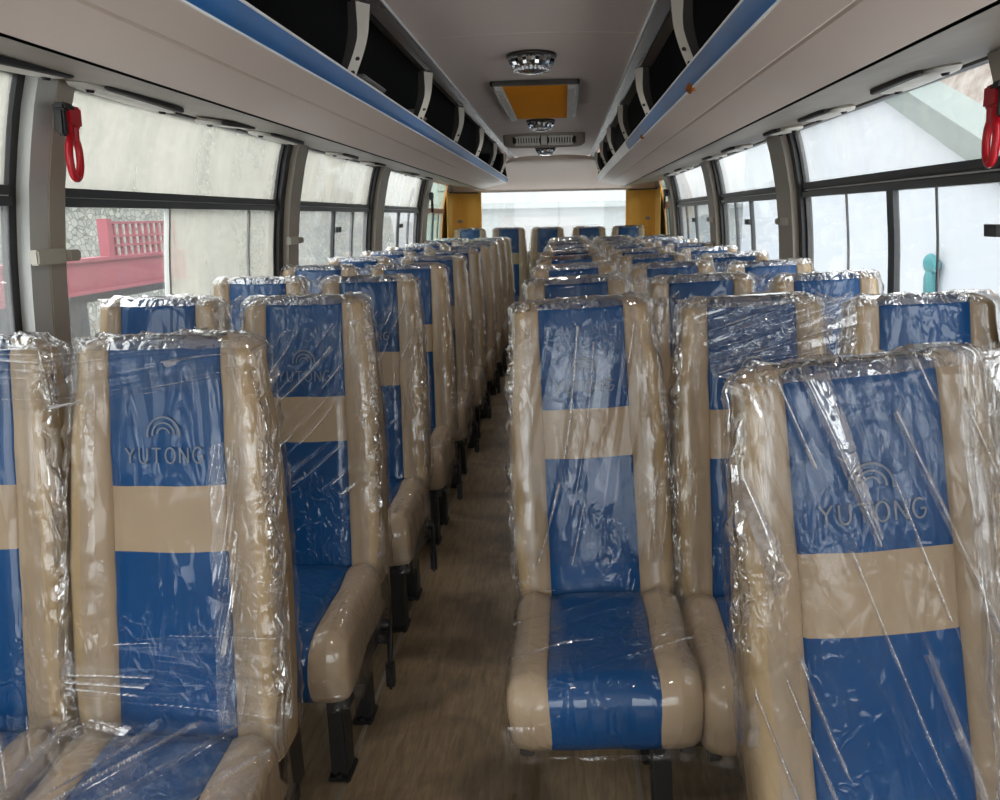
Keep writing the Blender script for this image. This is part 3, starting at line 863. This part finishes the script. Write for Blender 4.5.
def make_lettering():
    mb = MB(); zc = .951; h = .0275; w = .0175; st = .0031
    x = -.0735; pitch = .0254
    A = lambda cx, pts: stroke(mb, [(cx+px*w/2, zc+pz*h/2) for px, pz in pts], st)
    arc = lambda a0, a1, n=18: [(math.cos(math.radians(lerp(a0, a1, i/n))), math.sin(math.radians(lerp(a0, a1, i/n)))) for i in range(n+1)]
    cs = [x+w/2+pitch*i for i in range(6)]
    A(cs[0], [(-1, 1), (0, .05)]); A(cs[0], [(1, 1), (0, .05)]); A(cs[0], [(0, .1), (0, -1)])                      # Y
    A(cs[1], [(-.85, 1), (-.85, -.2)]+[(.85*px, -.2+.8*pz) for px, pz in arc(180, 360)]+[(.85, 1)])                # U
    A(cs[2], [(-1, .93), (1, .93)]); A(cs[2], [(0, .9), (0, -1)])                                                   # T
    A(cs[3], arc(0, 360, 28))                                                                                       # O
    A(cs[4], [(-.85, -1), (-.85, 1)]); A(cs[4], [(-.85, 1), (.85, -1)]); A(cs[4], [(.85, -1), (.85, 1)])            # N
    A(cs[5], arc(48, 340, 24)+[(.96, -.05)]); A(cs[5], [(.15, -.05), (1., -.05)])                                   # G
    return mb.build('lettering', M['print'])

def make_emblem():
    mb = MB(); zc = .988
    for r, st, a0, a1 in ((.030, .0036, -8, 188), (.0205, .0032, -4, 184), (.0115, .0028, 10, 170)):
        stroke(mb, [(r*math.cos(math.radians(lerp(a0, a1, i/26))), zc+r*1.05*math.sin(math.radians(lerp(a0, a1, i/26)))) for i in range(27)], st)
    return mb.build('emblem', M['print'])

def make_frame(side):
    """black seat frame: side rails, cross tubes under the cushion and the back hinge plates"""
    mb = MB()
    for x in (-.17, .17):
        mb.box(x-.015, x+.015, -.36, .10, .232, .266, 0, .004)
        mb.add([(x-.004, .04, .24), (x+.004, .04, .24), (x+.004, .16, .24), (x-.004, .16, .24), (x-.004, .08, .50), (x+.004, .08, .50), (x+.004, .15, .50), (x-.004, .15, .50)],
               [(0, 3, 2, 1), (4, 5, 6, 7), (0, 1, 5, 4), (1, 2, 6, 5), (2, 3, 7, 6), (3, 0, 4, 7)])
    for y in (-.30, -.04): mb.tube([(-.205, y, .245), (.205, y, .245)], .016, 10)
    return mb.build('seat_frame', M['black_metal'], smooth=True, sharp=40)

def make_leg(y):
    mb = MB()
    mb.box(-.022, .022, y-.032, y+.032, .012, .25, 0, .005)
    mb.box(-.028, .028, y-.045, y+.045, 0.0005, .012, 0, .004)
    for yy in (-.038, .038): mb.tube([(0, y+yy, .013), (0, y+yy, .022)], .008, 8)
    return mb.build('leg', M['black_metal'])

def make_lever(s):
    """recline lever on the aisle flank: pivot, bent rod and hanging paddle"""
    mb = MB()
    x = s*.212
    mb.tube([(s*.19, -.02, .275), (x, -.02, .275)], .018, 12)
    mb.tube([(x, -.02, .275), (x+s*.006, -.05, .262), (x+s*.010, -.075, .235), (x+s*.010, -.085, .20)], [.008, .008, .008, .007], 8)
    mb.box(x+s*.010-.011, x+s*.010+.011, -.105, -.068, .125, .205, 0, .008)
    return mb.build('recline_lever', M['black_plastic'], smooth=True, sharp=40)

def crumple(p, sc, seed):
    q = Vector((p[0]*sc+seed*3.1, p[1]*sc+seed, p[2]*sc*.8))
    a = 1-abs(noise.noise(q)*2); b = 1-abs(noise.noise(q*2.3+Vector((5, 2, 1)))*2); c = noise.noise(q*5.1)
    return max(0, a)**2*.6+max(0, b)**2*.35+c*.2

def make_wrap(seed):
    """loose film round the flanks, over the top of the backrest and round the cushion's flanks"""
    mb = MB()
    zs = [lerp(.40, ZT-.03, k/54) for k in range(55)]
    L = [(z, 0.) for z in zs]
    R = .03
    for a in (20, 40, 60, 80): a = math.radians(a); L.append((ZT-R+R*math.sin(a), R*(1-math.cos(a))))
    def dense(pts):
        out = []
        for i in range(len(pts)):
            a, b = Vector(pts[i]), Vector(pts[(i+1) % len(pts)])
            n = max(1, int((b-a).length/.011))
            for k in range(n): out.append((a+(b-a)*(k/n)))
        return out
    # a fixed number of stations so that the rows match
    base, kinds = ring_at(.8)
    spec = []
    for i in range(len(base)):
        a, b = Vector(base[i]), Vector(base[(i+1) % len(base)])
        n = max(1, int((b-a).length/.010))
        for k in range(n): spec.append((i, k/n))
    nc = len([q for q in kinds if q in ('front', 'c')])
    corner = {0, 1, 3+nc, 4+nc}
    rows, keep = [], []
    for z, ins in L:
        pts, kd = ring_at(z, ins, .004)
        row, kp = [], []
        cx, cy = 0, yf(z)+thick(z)/2
        for (i, t) in spec:
            a, b = Vector(pts[i]), Vector(pts[(i+1) % len(pts)])
            p2 = a+(b-a)*t
            edge = max(0., min(1., (abs(p2.x)-bw(z)-.01)/.05))
            top = max(0., min(1., (z-(ZT-.05))/.05))
            cn = 1. if i in corner else 0.
            amp = .003+.007*edge+.012*top+.007*cn
            d = Vector((p2.x-cx*.5, (p2.y-cy)*1.5)); d.normalize()
            h = crumple((p2.x, p2.y, z), 16, seed)*amp
            row.append((p2.x+d.x*h, p2.y+d.y*h, z+h*.8*top))
            kp.append(abs(p2.x) > bw(z)+.012 or z > ZT-.02)
        rows.append(row); keep.append(kp)
    b0 = len(mb.v); k = len(spec)
    for r in rows: mb.v += r
    for i in range(len(rows)-1):
        for j in range(k):
            j2 = (j+1) % k
            if keep[i][j] and keep[i][j2] and keep[i+1][j]:
                crest = i > len(rows)-5 or spec[j][0] in corner
                mb.f.append((b0+i*k+j, b0+i*k+j2, b0+(i+1)*k+j2, b0+(i+1)*k+j)); mb.m.append(1 if crest else 0)
    q = b0+(len(rows)-1)*k
    mb.f.append(tuple(q+i for i in range(k))); mb.m.append(1)
    # cushion flanks and a ragged skirt under the front edge
    for s in (-1, 1):
        P = []
        for i in range(34):
            t = i/33
            y = lerp(.02, -.40, t)
            row = []
            for j in range(13):
                u = j/12
                x = s*(lerp(.15, .200, min(1, u*1.8)**.7)+ .003*max(0, -y/.4)); z = interp(u, [0, .25, .5, 1], [.455, .448, .41, .26])-(.02*t if u > .5 else 0)
                h = crumple((x, y, z), 15, seed+s)*.010
                row.append((x+s*h, y, z+h*.6))
            P.append(row)
        mb.grid(P)
    P = []
    for i in range(36):
        t = i/35; x = lerp(-.21, .21, t); row = []
        for j in range(9):
            u = j/8
            inner = 1 if abs(x) > .115 else .35
            y = -.430-.006*inner; z = lerp(.36, .277+.012*noise.noise(Vector((x*9, seed, 0))), u)
            h = crumple((x, y, z), 14, seed+7)*.016*inner
            row.append((x, y-h, z))
        if abs(x) < .115: row = [(a, b, min(c, .285)) for a, b, c in row]
        P.append(row)
    mb.grid(P)
    return mb.build('plastic_wrap', [M['film'], M['film_crest']], smooth=True)

FOLD_CUT = -.04
def film_sheet(p00, p10, p11, p01, nu, nv, pleats, pdir, amp, noise_amp, seed, normal):
    nu, nv = int(nu*3.2), int(nv*3.2)
    """stretched film between four corners; pleats run along pdir (u, v)"""
    P = []; fl = []
    nrm = Vector(normal).normalized()
    for i in range(nu+1):
        u = i/nu; row = []
        for j in range(nv+1):
            v = j/nv
            p = Vector(p00)*(1-u)*(1-v)+Vector(p10)*u*(1-v)+Vector(p11)*u*v+Vector(p01)*(1-u)*v
            c = u*pdir[0]+v*pdir[1]
            ph = c*pleats+1.2*noise.noise(Vector((c*6+seed, u*.8, v*.8)))
            f = (1-abs(math.sin(ph*PI)))**3
            along = u*pdir[1]-v*pdir[0]
            fold = f > .36 and noise.noise(Vector((math.floor(ph+.5)*3.7+seed, along*2.6, .5))) > FOLD_CUT
            fl.append(fold)
            m = math.sin(PI*min(1, max(0, u)))**.3*math.sin(PI*min(1, max(0, v)))**.3 if 0 < u < 1 and 0 < v < 1 else 0
            d = f*amp*(.4+.6*m)+noise.noise(Vector((u*5+seed, v*5, seed)))*noise_amp
            row.append(p+nrm*d)
        P.append(row)
    k = nv+1
    return P, lambda i, j: 1 if fl[i*k+j] and fl[(i+1)*k+j+1] else 0

NV = 3
proto = {'backrest': [make_backrest(k*5.3) for k in range(NV)], 'cushion': [make_cushion(k*4.1+2) for k in range(NV)], 'wrap': [make_wrap(k*7.7+1) for k in range(NV)]}
proto_letter, proto_emblem = make_lettering(), make_emblem()
proto_frame = make_frame(1)
proto_leg = [make_leg(-.27), make_leg(-.03)]
proto_lever = {-1: make_lever(-1), 1: make_lever(1)}

def use(p, name, parent):
    c = p.copy(); c.name = name; COL.objects.link(c); c.parent = parent
    return c

seats = {}
def seat(x, ytop, label, group, v, aisle=0, legs=False, dz=0., key=None, span=None, tilt=0.):
    """aisle: -1/1 where the aisle lies; span: +1 joins the film to the neighbour on +x"""
    o = empty('bus_seat', (x+1.13*tilt, ytop-LEAN, dz), label, 'bus seat', group)
    o.rotation_euler.y = -tilt
    rr = random.Random(hash((round(x, 3), round(ytop, 3))) & 0xffff)
    b = use(proto['backrest'][v % NV], 'backrest', o)
    use(proto_letter, 'lettering', b); use(proto_emblem, 'emblem', b)
    use(proto['cushion'][(v+1) % NV], 'cushion', o)
    use(proto_frame, 'seat_frame', o)
    if aisle: use(proto_lever[aisle], 'recline_lever', o)
    if legs:
        for i in (0, 1):
            l = use(proto_leg[i], 'leg', o); l.location.x = legs
    use(proto['wrap'][(v+2) % NV], 'plastic_wrap', o)
    if key: seats[key] = o
    return o

def span_film(o, x0, x1, ztop, zbot, yoff, seed, mat='film_loose', pl=5, amp=.018, name='plastic_wrap'):
    """film bridging the gap between two neighbouring backrests (seat-local x0..x1)"""
    mb = MB()
    n, m = 26, 18
    P = []
    for i in range(n+1):
        u = i/n; row = []
        for j in range(m+1):
            v = j/m
            zt = ztop-.014*math.sin(PI*u)
            # over the top: from the back edge, forward over the crest and down the front
            if v < .25:
                q = v/.25; z = zt-.03*(1-q)**2; yy = yf(ZT)+lerp(.07, -.004, q)
            else:
                q = (v-.25)/.75; z = lerp(zt, zbot, q); yy = yf(z)-.006+.02*math.sin(PI*u)*yoff
            x = lerp(x0, x1, u)
            h = crumple((x*1.3, yy, z*.7), 12, seed)*amp
            row.append((x, yy-h, z+h*.4))
        P.append(row)
    mb.grid(P)
    f = mb.build(name, M[mat], o, True)
    return f

LX = [-.985, -.575]; RX = [.160, .572, .977]
S0L, S0R, ST = 1.443, 2.066, .7626
v = 0
NL, NR = 10, 9
for i in range(NL):
    y = S0L+ST*i
    row = ordn[i]
    a = seat(LX[1]-(.026 if i == 0 else .004), y, 'wrapped blue and beige aisle seat, %s of the two-seat rows from the front' % row, 'seats of the two-seat rows', v, 1, .13, key=('LA', i), tilt=.012); v += 1
    b = seat(LX[0]+(-.012 if i == 0 else 0), y, 'wrapped blue and beige window-side seat, %s of the two-seat rows from the front' % row, 'seats of the two-seat rows', v, 0, 0, key=('LW', i)); v += 1
    if i > 0: span_film(b, .155, LX[1]-LX[0]-.172, ZT+.004, ZT-.10-.05*(i % 3), .8, i*3.3)
for i in range(NR):
    y = S0R+ST*i
    row = ordn[i+1]
    a = seat(RX[0], y, 'wrapped blue and beige aisle seat, %s of the three-seat rows from the front' % ordn[i], 'seats of the three-seat rows', v, -1, .12, key=('RA', i), tilt=.055); v += 1
    b = seat(RX[1], y, 'wrapped blue and beige middle seat, %s of the three-seat rows from the front' % ordn[i], 'seats of the three-seat rows', v, 0, 0, key=('RM', i), tilt=.038); v += 1
    c = seat(RX[2], y, 'wrapped blue and beige window-side seat, %s of the three-seat rows from the front' % ordn[i], 'seats of the three-seat rows', v, 0, 0, key=('RW', i), tilt=.034); v += 1
    span_film(a, .155, RX[1]-RX[0]-.172, ZT+.004, ZT-.12-.05*(i % 3), .8, i*2.1+40)
    span_film(b, .155, RX[2]-RX[1]-.168, ZT+.004, ZT-.12-.04*(i % 2), .8, i*2.7+80)
a = seat(.534, 1.19, 'largest wrapped blue and beige bus seat, nearest of all, with streaky loose film', 'seats of the front pair', 1, -1, .1, key=('F', 0), tilt=.105)
b = seat(.945, 1.19, 'front bus seat cut off by the frame edge, beside the nearest streaked seat', 'seats of the front pair', 2, 0, 0, key=('F', 1), tilt=.08)
for i, x in enumerate((-.89, -.47, -.055, .385, .80)):
    lab = ['rear bench bus seat in the corner by the orange curtain behind the two-seat rows', 'rear bench bus seat next to the aisle end, behind the two-seat rows',
           'rear bench bus seat in the middle, facing straight down the aisle', 'rear bench bus seat behind the aisle seats of the three-seat rows', 'rear bench bus seat in the corner by the orange curtain behind the three-seat rows'][i]
    seat(x, 9.12, lab, 'seats of the rear bench', i, 0, .0 if i else 0, dz=.085, key=('B', i))

# platform under the rear bench
mb = MB(); mb.box(-1.22, 1.22, 8.62, YR, 0, .085, 0, .01)
struct(mb.build('floor_platform', M['floor']))

# ---- loose stretched film on the nearest seats
def sheet(key, specs, mat):
    o = seats[key]
    for sp_ in specs:
        mb = MB(); mb.grid(*film_sheet(*sp_)); mb.build('plastic_wrap', [M[mat], M['film_fold']], o, True)
fy = lambda z, d=.03: yf(z)-d
# front two-seat row: film drawn straight across both tops
sheet(('LW', 0), [((-.16, fy(1.10), 1.165), (.19, fy(1.10), 1.160), (.19, fy(1.0), 1.04), (-.16, fy(1.0), 1.03), 20, 60, 6, (-0.06, 1), .020, .002, 3.7, (0, -1, .2))], 'film_tight')
sheet(('LA', 0), [((-.20, fy(1.10), 1.160), (.16, fy(1.14, .012), 1.165), (.16, fy(1.05, .012), 1.09), (-.20, fy(1.0), 1.04), 30, 60, 7, (0.06, 1), .020, .002, 3.1, (0, -1, .2))], 'film_tight')
sheet(('LA', 0), [((.09, fy(1.0, .035), .97), (.205, fy(1.0, -.02), 1.0), (.215, fy(.5, -.01), .46), (.09, fy(.5, .035), .47), 24, 90, 9, (1, .7), .016, .012, 8.1, (.3, -1, 0))], 'film_loose')
sheet(('LA', 0), [((-.19, fy(.6, .02), .60), (.20, fy(.7, .02), .66), (.21, fy(.45, .05), .465), (-.2, fy(.45, .05), .46), 40, 30, 4, (-.35, 1), .022, .006, 5.5, (0, -1, .3))], 'film_tight')
sheet(('LA', 0), [((-.2, -.02, .475), (.21, -.02, .475), (.23, -.41, .462), (-.22, -.41, .462), 46, 46, 5, (.9, .55), .016, .006, 15.5, (0, -.2, 1))], 'film_loose')
sheet(('RA', 0), [((-.19, -.03, .462), (.20, -.03, .462), (.20, -.40, .456), (-.20, -.40, .456), 30, 40, 3, (.5, .8), .012, .006, 44.5, (0, -.2, 1))], 'film_tight')
sheet(('LW', 0), [((-.2, -.02, .475), (.22, -.02, .475), (.22, -.41, .462), (-.22, -.41, .462), 46, 46, 5, (.8, -.55), .015, .006, 25.5, (0, -.2, 1))], 'film_loose')
# second two-seat row: diagonal pleats
sheet(('LA', 1), [((-.16, fy(1.06, .03), 1.06), (.16, fy(1.08, .012), 1.10), (.20, fy(.62, .012), .62), (-.20, fy(.70, .07), .70), 70, 60, 8, (.85, 1.), .022, .002, 4.4, (.1, -1, 0))], 'film_tight')
sheet(('LA', 2), [((-.10, fy(1.0, .02), 1.00), (.165, fy(1.08, .012), 1.08), (.20, fy(.62, .012), .60), (-.16, fy(.70, .05), .66), 60, 60, 7, (.9, .8), .022, .002, 9.4, (.1, -1, 0))], 'film_tight')
# second three-seat row
sheet(('RA', 0), [((-.17, fy(1.08, .012), 1.10), (.14, fy(1.08, .012), 1.10), (.20, fy(.52, .03), .52), (-.2, fy(.52, .02), .52), 60, 70, 6, (1.0, .38), .012, .004, 14.4, (0, -1, 0))], 'film_tight')
sheet(('RM', 0), [((-.15, fy(1.14, .012), 1.15), (.24, fy(1.14, .012), 1.15), (.24, fy(.9, .02), .92), (-.1, fy(.9, .02), .98), 40, 30, 5, (.6, 1), .014, .006, 17.4, (0, -1, 0))], 'film_loose')
# front pair beside the windows
sheet(('F', 0), [((-.175, fy(1.13, .02), 1.15), (.20, fy(1.13, .02), 1.165), (.21, fy(.45, .03), .46), (-.2, fy(.45, .03), .46), 80, 110, 8, (1.0, -.62), .018, .006, 21.4, (0, -1, 0))], 'film_tight')
sheet(('F', 1), [((-.19, fy(1.14, .02), 1.166), (.19, fy(1.14, .02), 1.168), (.20, fy(.5, .03), .5), (-.195, fy(.5, .03), .5), 56, 100, 6, (1.0, .2), .024, .012, 33.4, (0, -1, 0))], 'film_loose')
sheet(('F', 0), [((.12, fy(1.14, .02), 1.166), (.205, fy(1.14, .02), 1.172), (.21, fy(.5, .03), .5), (.12, fy(.5, .03), .5), 24, 100, 6, (1.0, .2), .026, .012, 31.4, (0, -1, 0))], 'film_loose')

for p in proto['backrest']+proto['cushion']+proto['wrap']+[proto_letter, proto_emblem, proto_frame]+proto_leg+list(proto_lever.values()):
    bpy.data.objects.remove(p)

# ------------------------------------------------------------------ outside
mb = MB()
mb.add([(-40, -30, -1.0), (40, -30, -1.0), (40, 50, -1.0), (-40, 50, -1.0)], [(0, 1, 2, 3)])
struct(mb.build('ground', M['snow']))
mb = MB(); P = []
for i in range(60):
    y = -6+i*.6; row = []
    for j in range(16):
        z = -1.0+j*.30
        row.append((-5.6-.12*j*.3+.10*noise.noise(Vector((0, y*1.3, z*1.8))), y, z))
    P.append(row)
mb.grid(P)
b = len(mb.v)
mb.grid([[(r[-1][0], r[-1][1], r[-1][2]), (r[-1][0]-2., r[-1][1], r[-1][2]+.25)] for r in P])
o = mb.build('stone_wall', M['stone'], smooth=True); tag(o, 'rough grey rubble retaining wall outside the misted windows', 'wall', kind='structure')

o = empty('red_trailer', (-3.3, 6.2, -1.0), 'faded red trailer with railings parked outside, seen through the window by the pale pillar', 'trailer')
mb = MB()
for k in range(26):
    y = -3.0+k*.16; mb.box(-.02 if k % 2 else -.045, .03, y, y+.16, 1.90, 2.10)
mb.box(-.06, .05, -3.05, 1.2, 2.10, 2.125); mb.box(-.06, .05, -3.05, 1.2, 1.875, 1.90)
mb.build('side_panel', M['redpaint'], o)
mb = MB()
for k in range(12):
    mb.box(-.012, .012, -.05+k*.10, -.03+k*.10, 2.12, 2.38)
for z in (2.20, 2.27, 2.37): mb.box(-.015, .015, -.06, 1.1, z-.009, z+.009)
mb.box(-.04, .04, -.10, -.03, 2.12, 2.40)
mb.build('railing', M['redpaint'], o)
mb = MB(); mb.box(-1.6, -.06, -3., 1.15, 1.80, 1.88); mb.build('deck', M['dark_slot'], o)
for y in (-2.2, .3):
    mb = MB(); mb.tube([(-.35, y, .48), (-.05, y, .48)], .48, 28); mb.build('wheel', M['rubber'], o, True, 40)
mb = MB(); mb.box(-1.0, -.9, -3., 1.1, .45, 1.8); mb.build('chassis', M['dark_slot'], o)

o = empty('white_building', (4.0, 10, -1.0), 'long white building with grey-green gable roof edge outside the three-seat side windows', 'building')
mb = MB()
# gable wall facing the bus
pts = [(0, -7.0), (0, 9.), (3.85, 9.), (3.82, 1.25), (3.78, 1.0), (2.62, -2.2), (.85, -7.0)]
vs = [(0, y, z) for z, y in pts]+[(.25, y, z) for z, y in pts]; k = len(pts)
mb.add(vs, [tuple(range(k)), tuple(range(k, 2*k))[::-1]]+[(i, (i+1) % k, k+(i+1) % k, k+i) for i in range(k)])
mb.build('gable_wall', M['whitewall'], o)
mb = MB()
def rake(a, b, w):
    (y0, z0), (y1, z1) = a, b
    mb.add([(-.12, y0, z0), (-.12, y1, z1), (-.12, y1, z1+w), (-.12, y0, z0+w), (.4, y0, z0), (.4, y1, z1), (.4, y1, z1+w), (.4, y0, z0+w)],
           [(0, 3, 2, 1), (4, 5, 6, 7), (0, 1, 5, 4), (1, 2, 6, 5), (2, 3, 7, 6), (3, 0, 4, 7)])
rake((1.0, 3.72), (-7.2, .75), .26); rake((1.0, 3.74), (9.2, 3.80), .16)
mb.build('roof_edge', M['roof'], o)
o = empty('cloth_bag', (3.93, 9.1, -.35), 'small teal cloth bundle hanging outside on the white wall', 'cloth bundle')
mb = MB(); bm = bmesh.new(); bmesh.ops.create_icosphere(bm, subdivisions=3, radius=.09)
for vv in bm.verts: vv.co = Vector((vv.co.x*.7, vv.co.y*1.9, vv.co.z*1.2+.15))*(1+.2*noise.noise(vv.co*9))
for vv in bm.verts: vv.co.z += 1.0
mb.from_bm(bm); mb.build('bundle', M['teal'], o, True)
for dy in (-.04, .03):
    mb = MB(); mb.tube([(0, dy*.5, 1.10), (-.01, dy, 1.0), (0, dy*1.5, .86), (-.01, dy*1.2, .72)], [.04, .05, .045, .02], 8); mb.build('tail', M['teal'], o, True)

mb = MB(); P = []
for i in range(50):
    y = -20+i*1.4; row = []
    for j in range(20):
        t = j/19; x = 11+t*14
        row.append((x, y, -1+t*27+1.2*noise.noise(Vector((x*.3, y*.3, 1)))))
    P.append(row)
mb.grid(P); o = mb.build('hill', M['hill'], smooth=True); tag(o, 'brown snowy hillside beyond the white building', 'hillside', kind='structure')
# pale block behind the rear window
o = empty('grey_building', (1.5, 20.5, -1.0), 'pale grey building with a darker bay seen through the rear window', 'building')
mb = MB(); mb.box(-5, 5, 0, 3, 0, 2.55, 0); mb.build('wall_block', M['greywall'], o)
mb = MB(); mb.box(-2.9, -.9, -.03, 0.02, .3, 2.35); mb.build('roller_door', M['greybox'], o)
mb = MB(); mb.box(-5.2, 5.2, -.2, 3.2, 2.55, 2.68); mb.build('roof_slab', M['greywall'], o)

# ------------------------------------------------------------------ light
SKY_HOR, SKY_TOP, SKY_FRONT = .75, 4.4, 4.0
wd = bpy.data.worlds.new('sky'); S.world = wd; wd.use_nodes = True
nt = wd.node_tree
for n_ in list(nt.nodes): nt.nodes.remove(n_)
out = nt.nodes.new('ShaderNodeOutputWorld'); bg = nt.nodes.new('ShaderNodeBackground')
tc = nt.nodes.new('ShaderNodeTexCoord'); sx = nt.nodes.new('ShaderNodeSeparateXYZ'); nt.links.new(tc.outputs['Generated'], sx.inputs[0])
# overcast: dull at the horizon, bright overhead, and an added glow ahead of the bus (behind the camera) to light the seat fronts
def wmath(op, a, b=None, c=None):
    m = nt.nodes.new('ShaderNodeMath'); m.operation = op
    for k, q in enumerate((a, b, c)):
        if q is None: continue
        if isinstance(q, (int, float)): m.inputs[k].default_value = q
        else: nt.links.new(q, m.inputs[k])
    return m.outputs[0]
z = wmath('MAXIMUM', sx.outputs['Z'], 0.)
base = wmath('MULTIPLY_ADD', wmath('POWER', z, .8), SKY_TOP, SKY_HOR)
dt = nt.nodes.new('ShaderNodeVectorMath'); dt.operation = 'DOT_PRODUCT'
nt.links.new(tc.outputs['Generated'], dt.inputs[0]); dt.inputs[1].default_value = Vector((.15, -.93, .34)).normalized()
lobe = wmath('MULTIPLY', wmath('POWER', wmath('MAXIMUM', dt.outputs['Value'], 0.), 5.), SKY_FRONT)
tot = wmath('ADD', base, lobe)
bg.inputs[0].default_value = (.95, .97, 1., 1); nt.links.new(tot, bg.inputs[1])
nt.links.new(bg.outputs[0], out.inputs[0])

# ------------------------------------------------------------------ camera
cam = bpy.data.cameras.new('camera'); co = bpy.data.objects.new('camera', cam); COL.objects.link(co)
rt = Vector((.99704027, .07464184, -.01842004)); up = Vector((.00196153, .21481591, .97665259)); fw = Vector((-.07685606, .97379809, -.2140337))
mw = Matrix((( rt.x, up.x, -fw.x, .1205), (rt.y, up.y, -fw.y, 0.), (rt.z, up.z, -fw.z, 1.36), (0, 0, 0, 1)))
co.matrix_world = mw
cam.sensor_width = 36; cam.sensor_fit = 'HORIZONTAL'; cam.lens = 36*.83609
cam.clip_start = .02
S.camera = co
cy = S.cycles
cy.transparent_max_bounces = 24; cy.max_bounces = 8; cy.diffuse_bounces = 5; cy.glossy_bounces = 4
cy.caustics_reflective = False; cy.caustics_refractive = False
cy.sample_clamp_indirect = 8.
cy.use_denoising = True
vs_ = S.view_settings
S.display_settings.display_device = 'sRGB'
vs_.view_transform = 'Standard'; vs_.look = 'None'; vs_.gamma = 1.; vs_.use_curve_mapping = False
vs_.exposure = .36
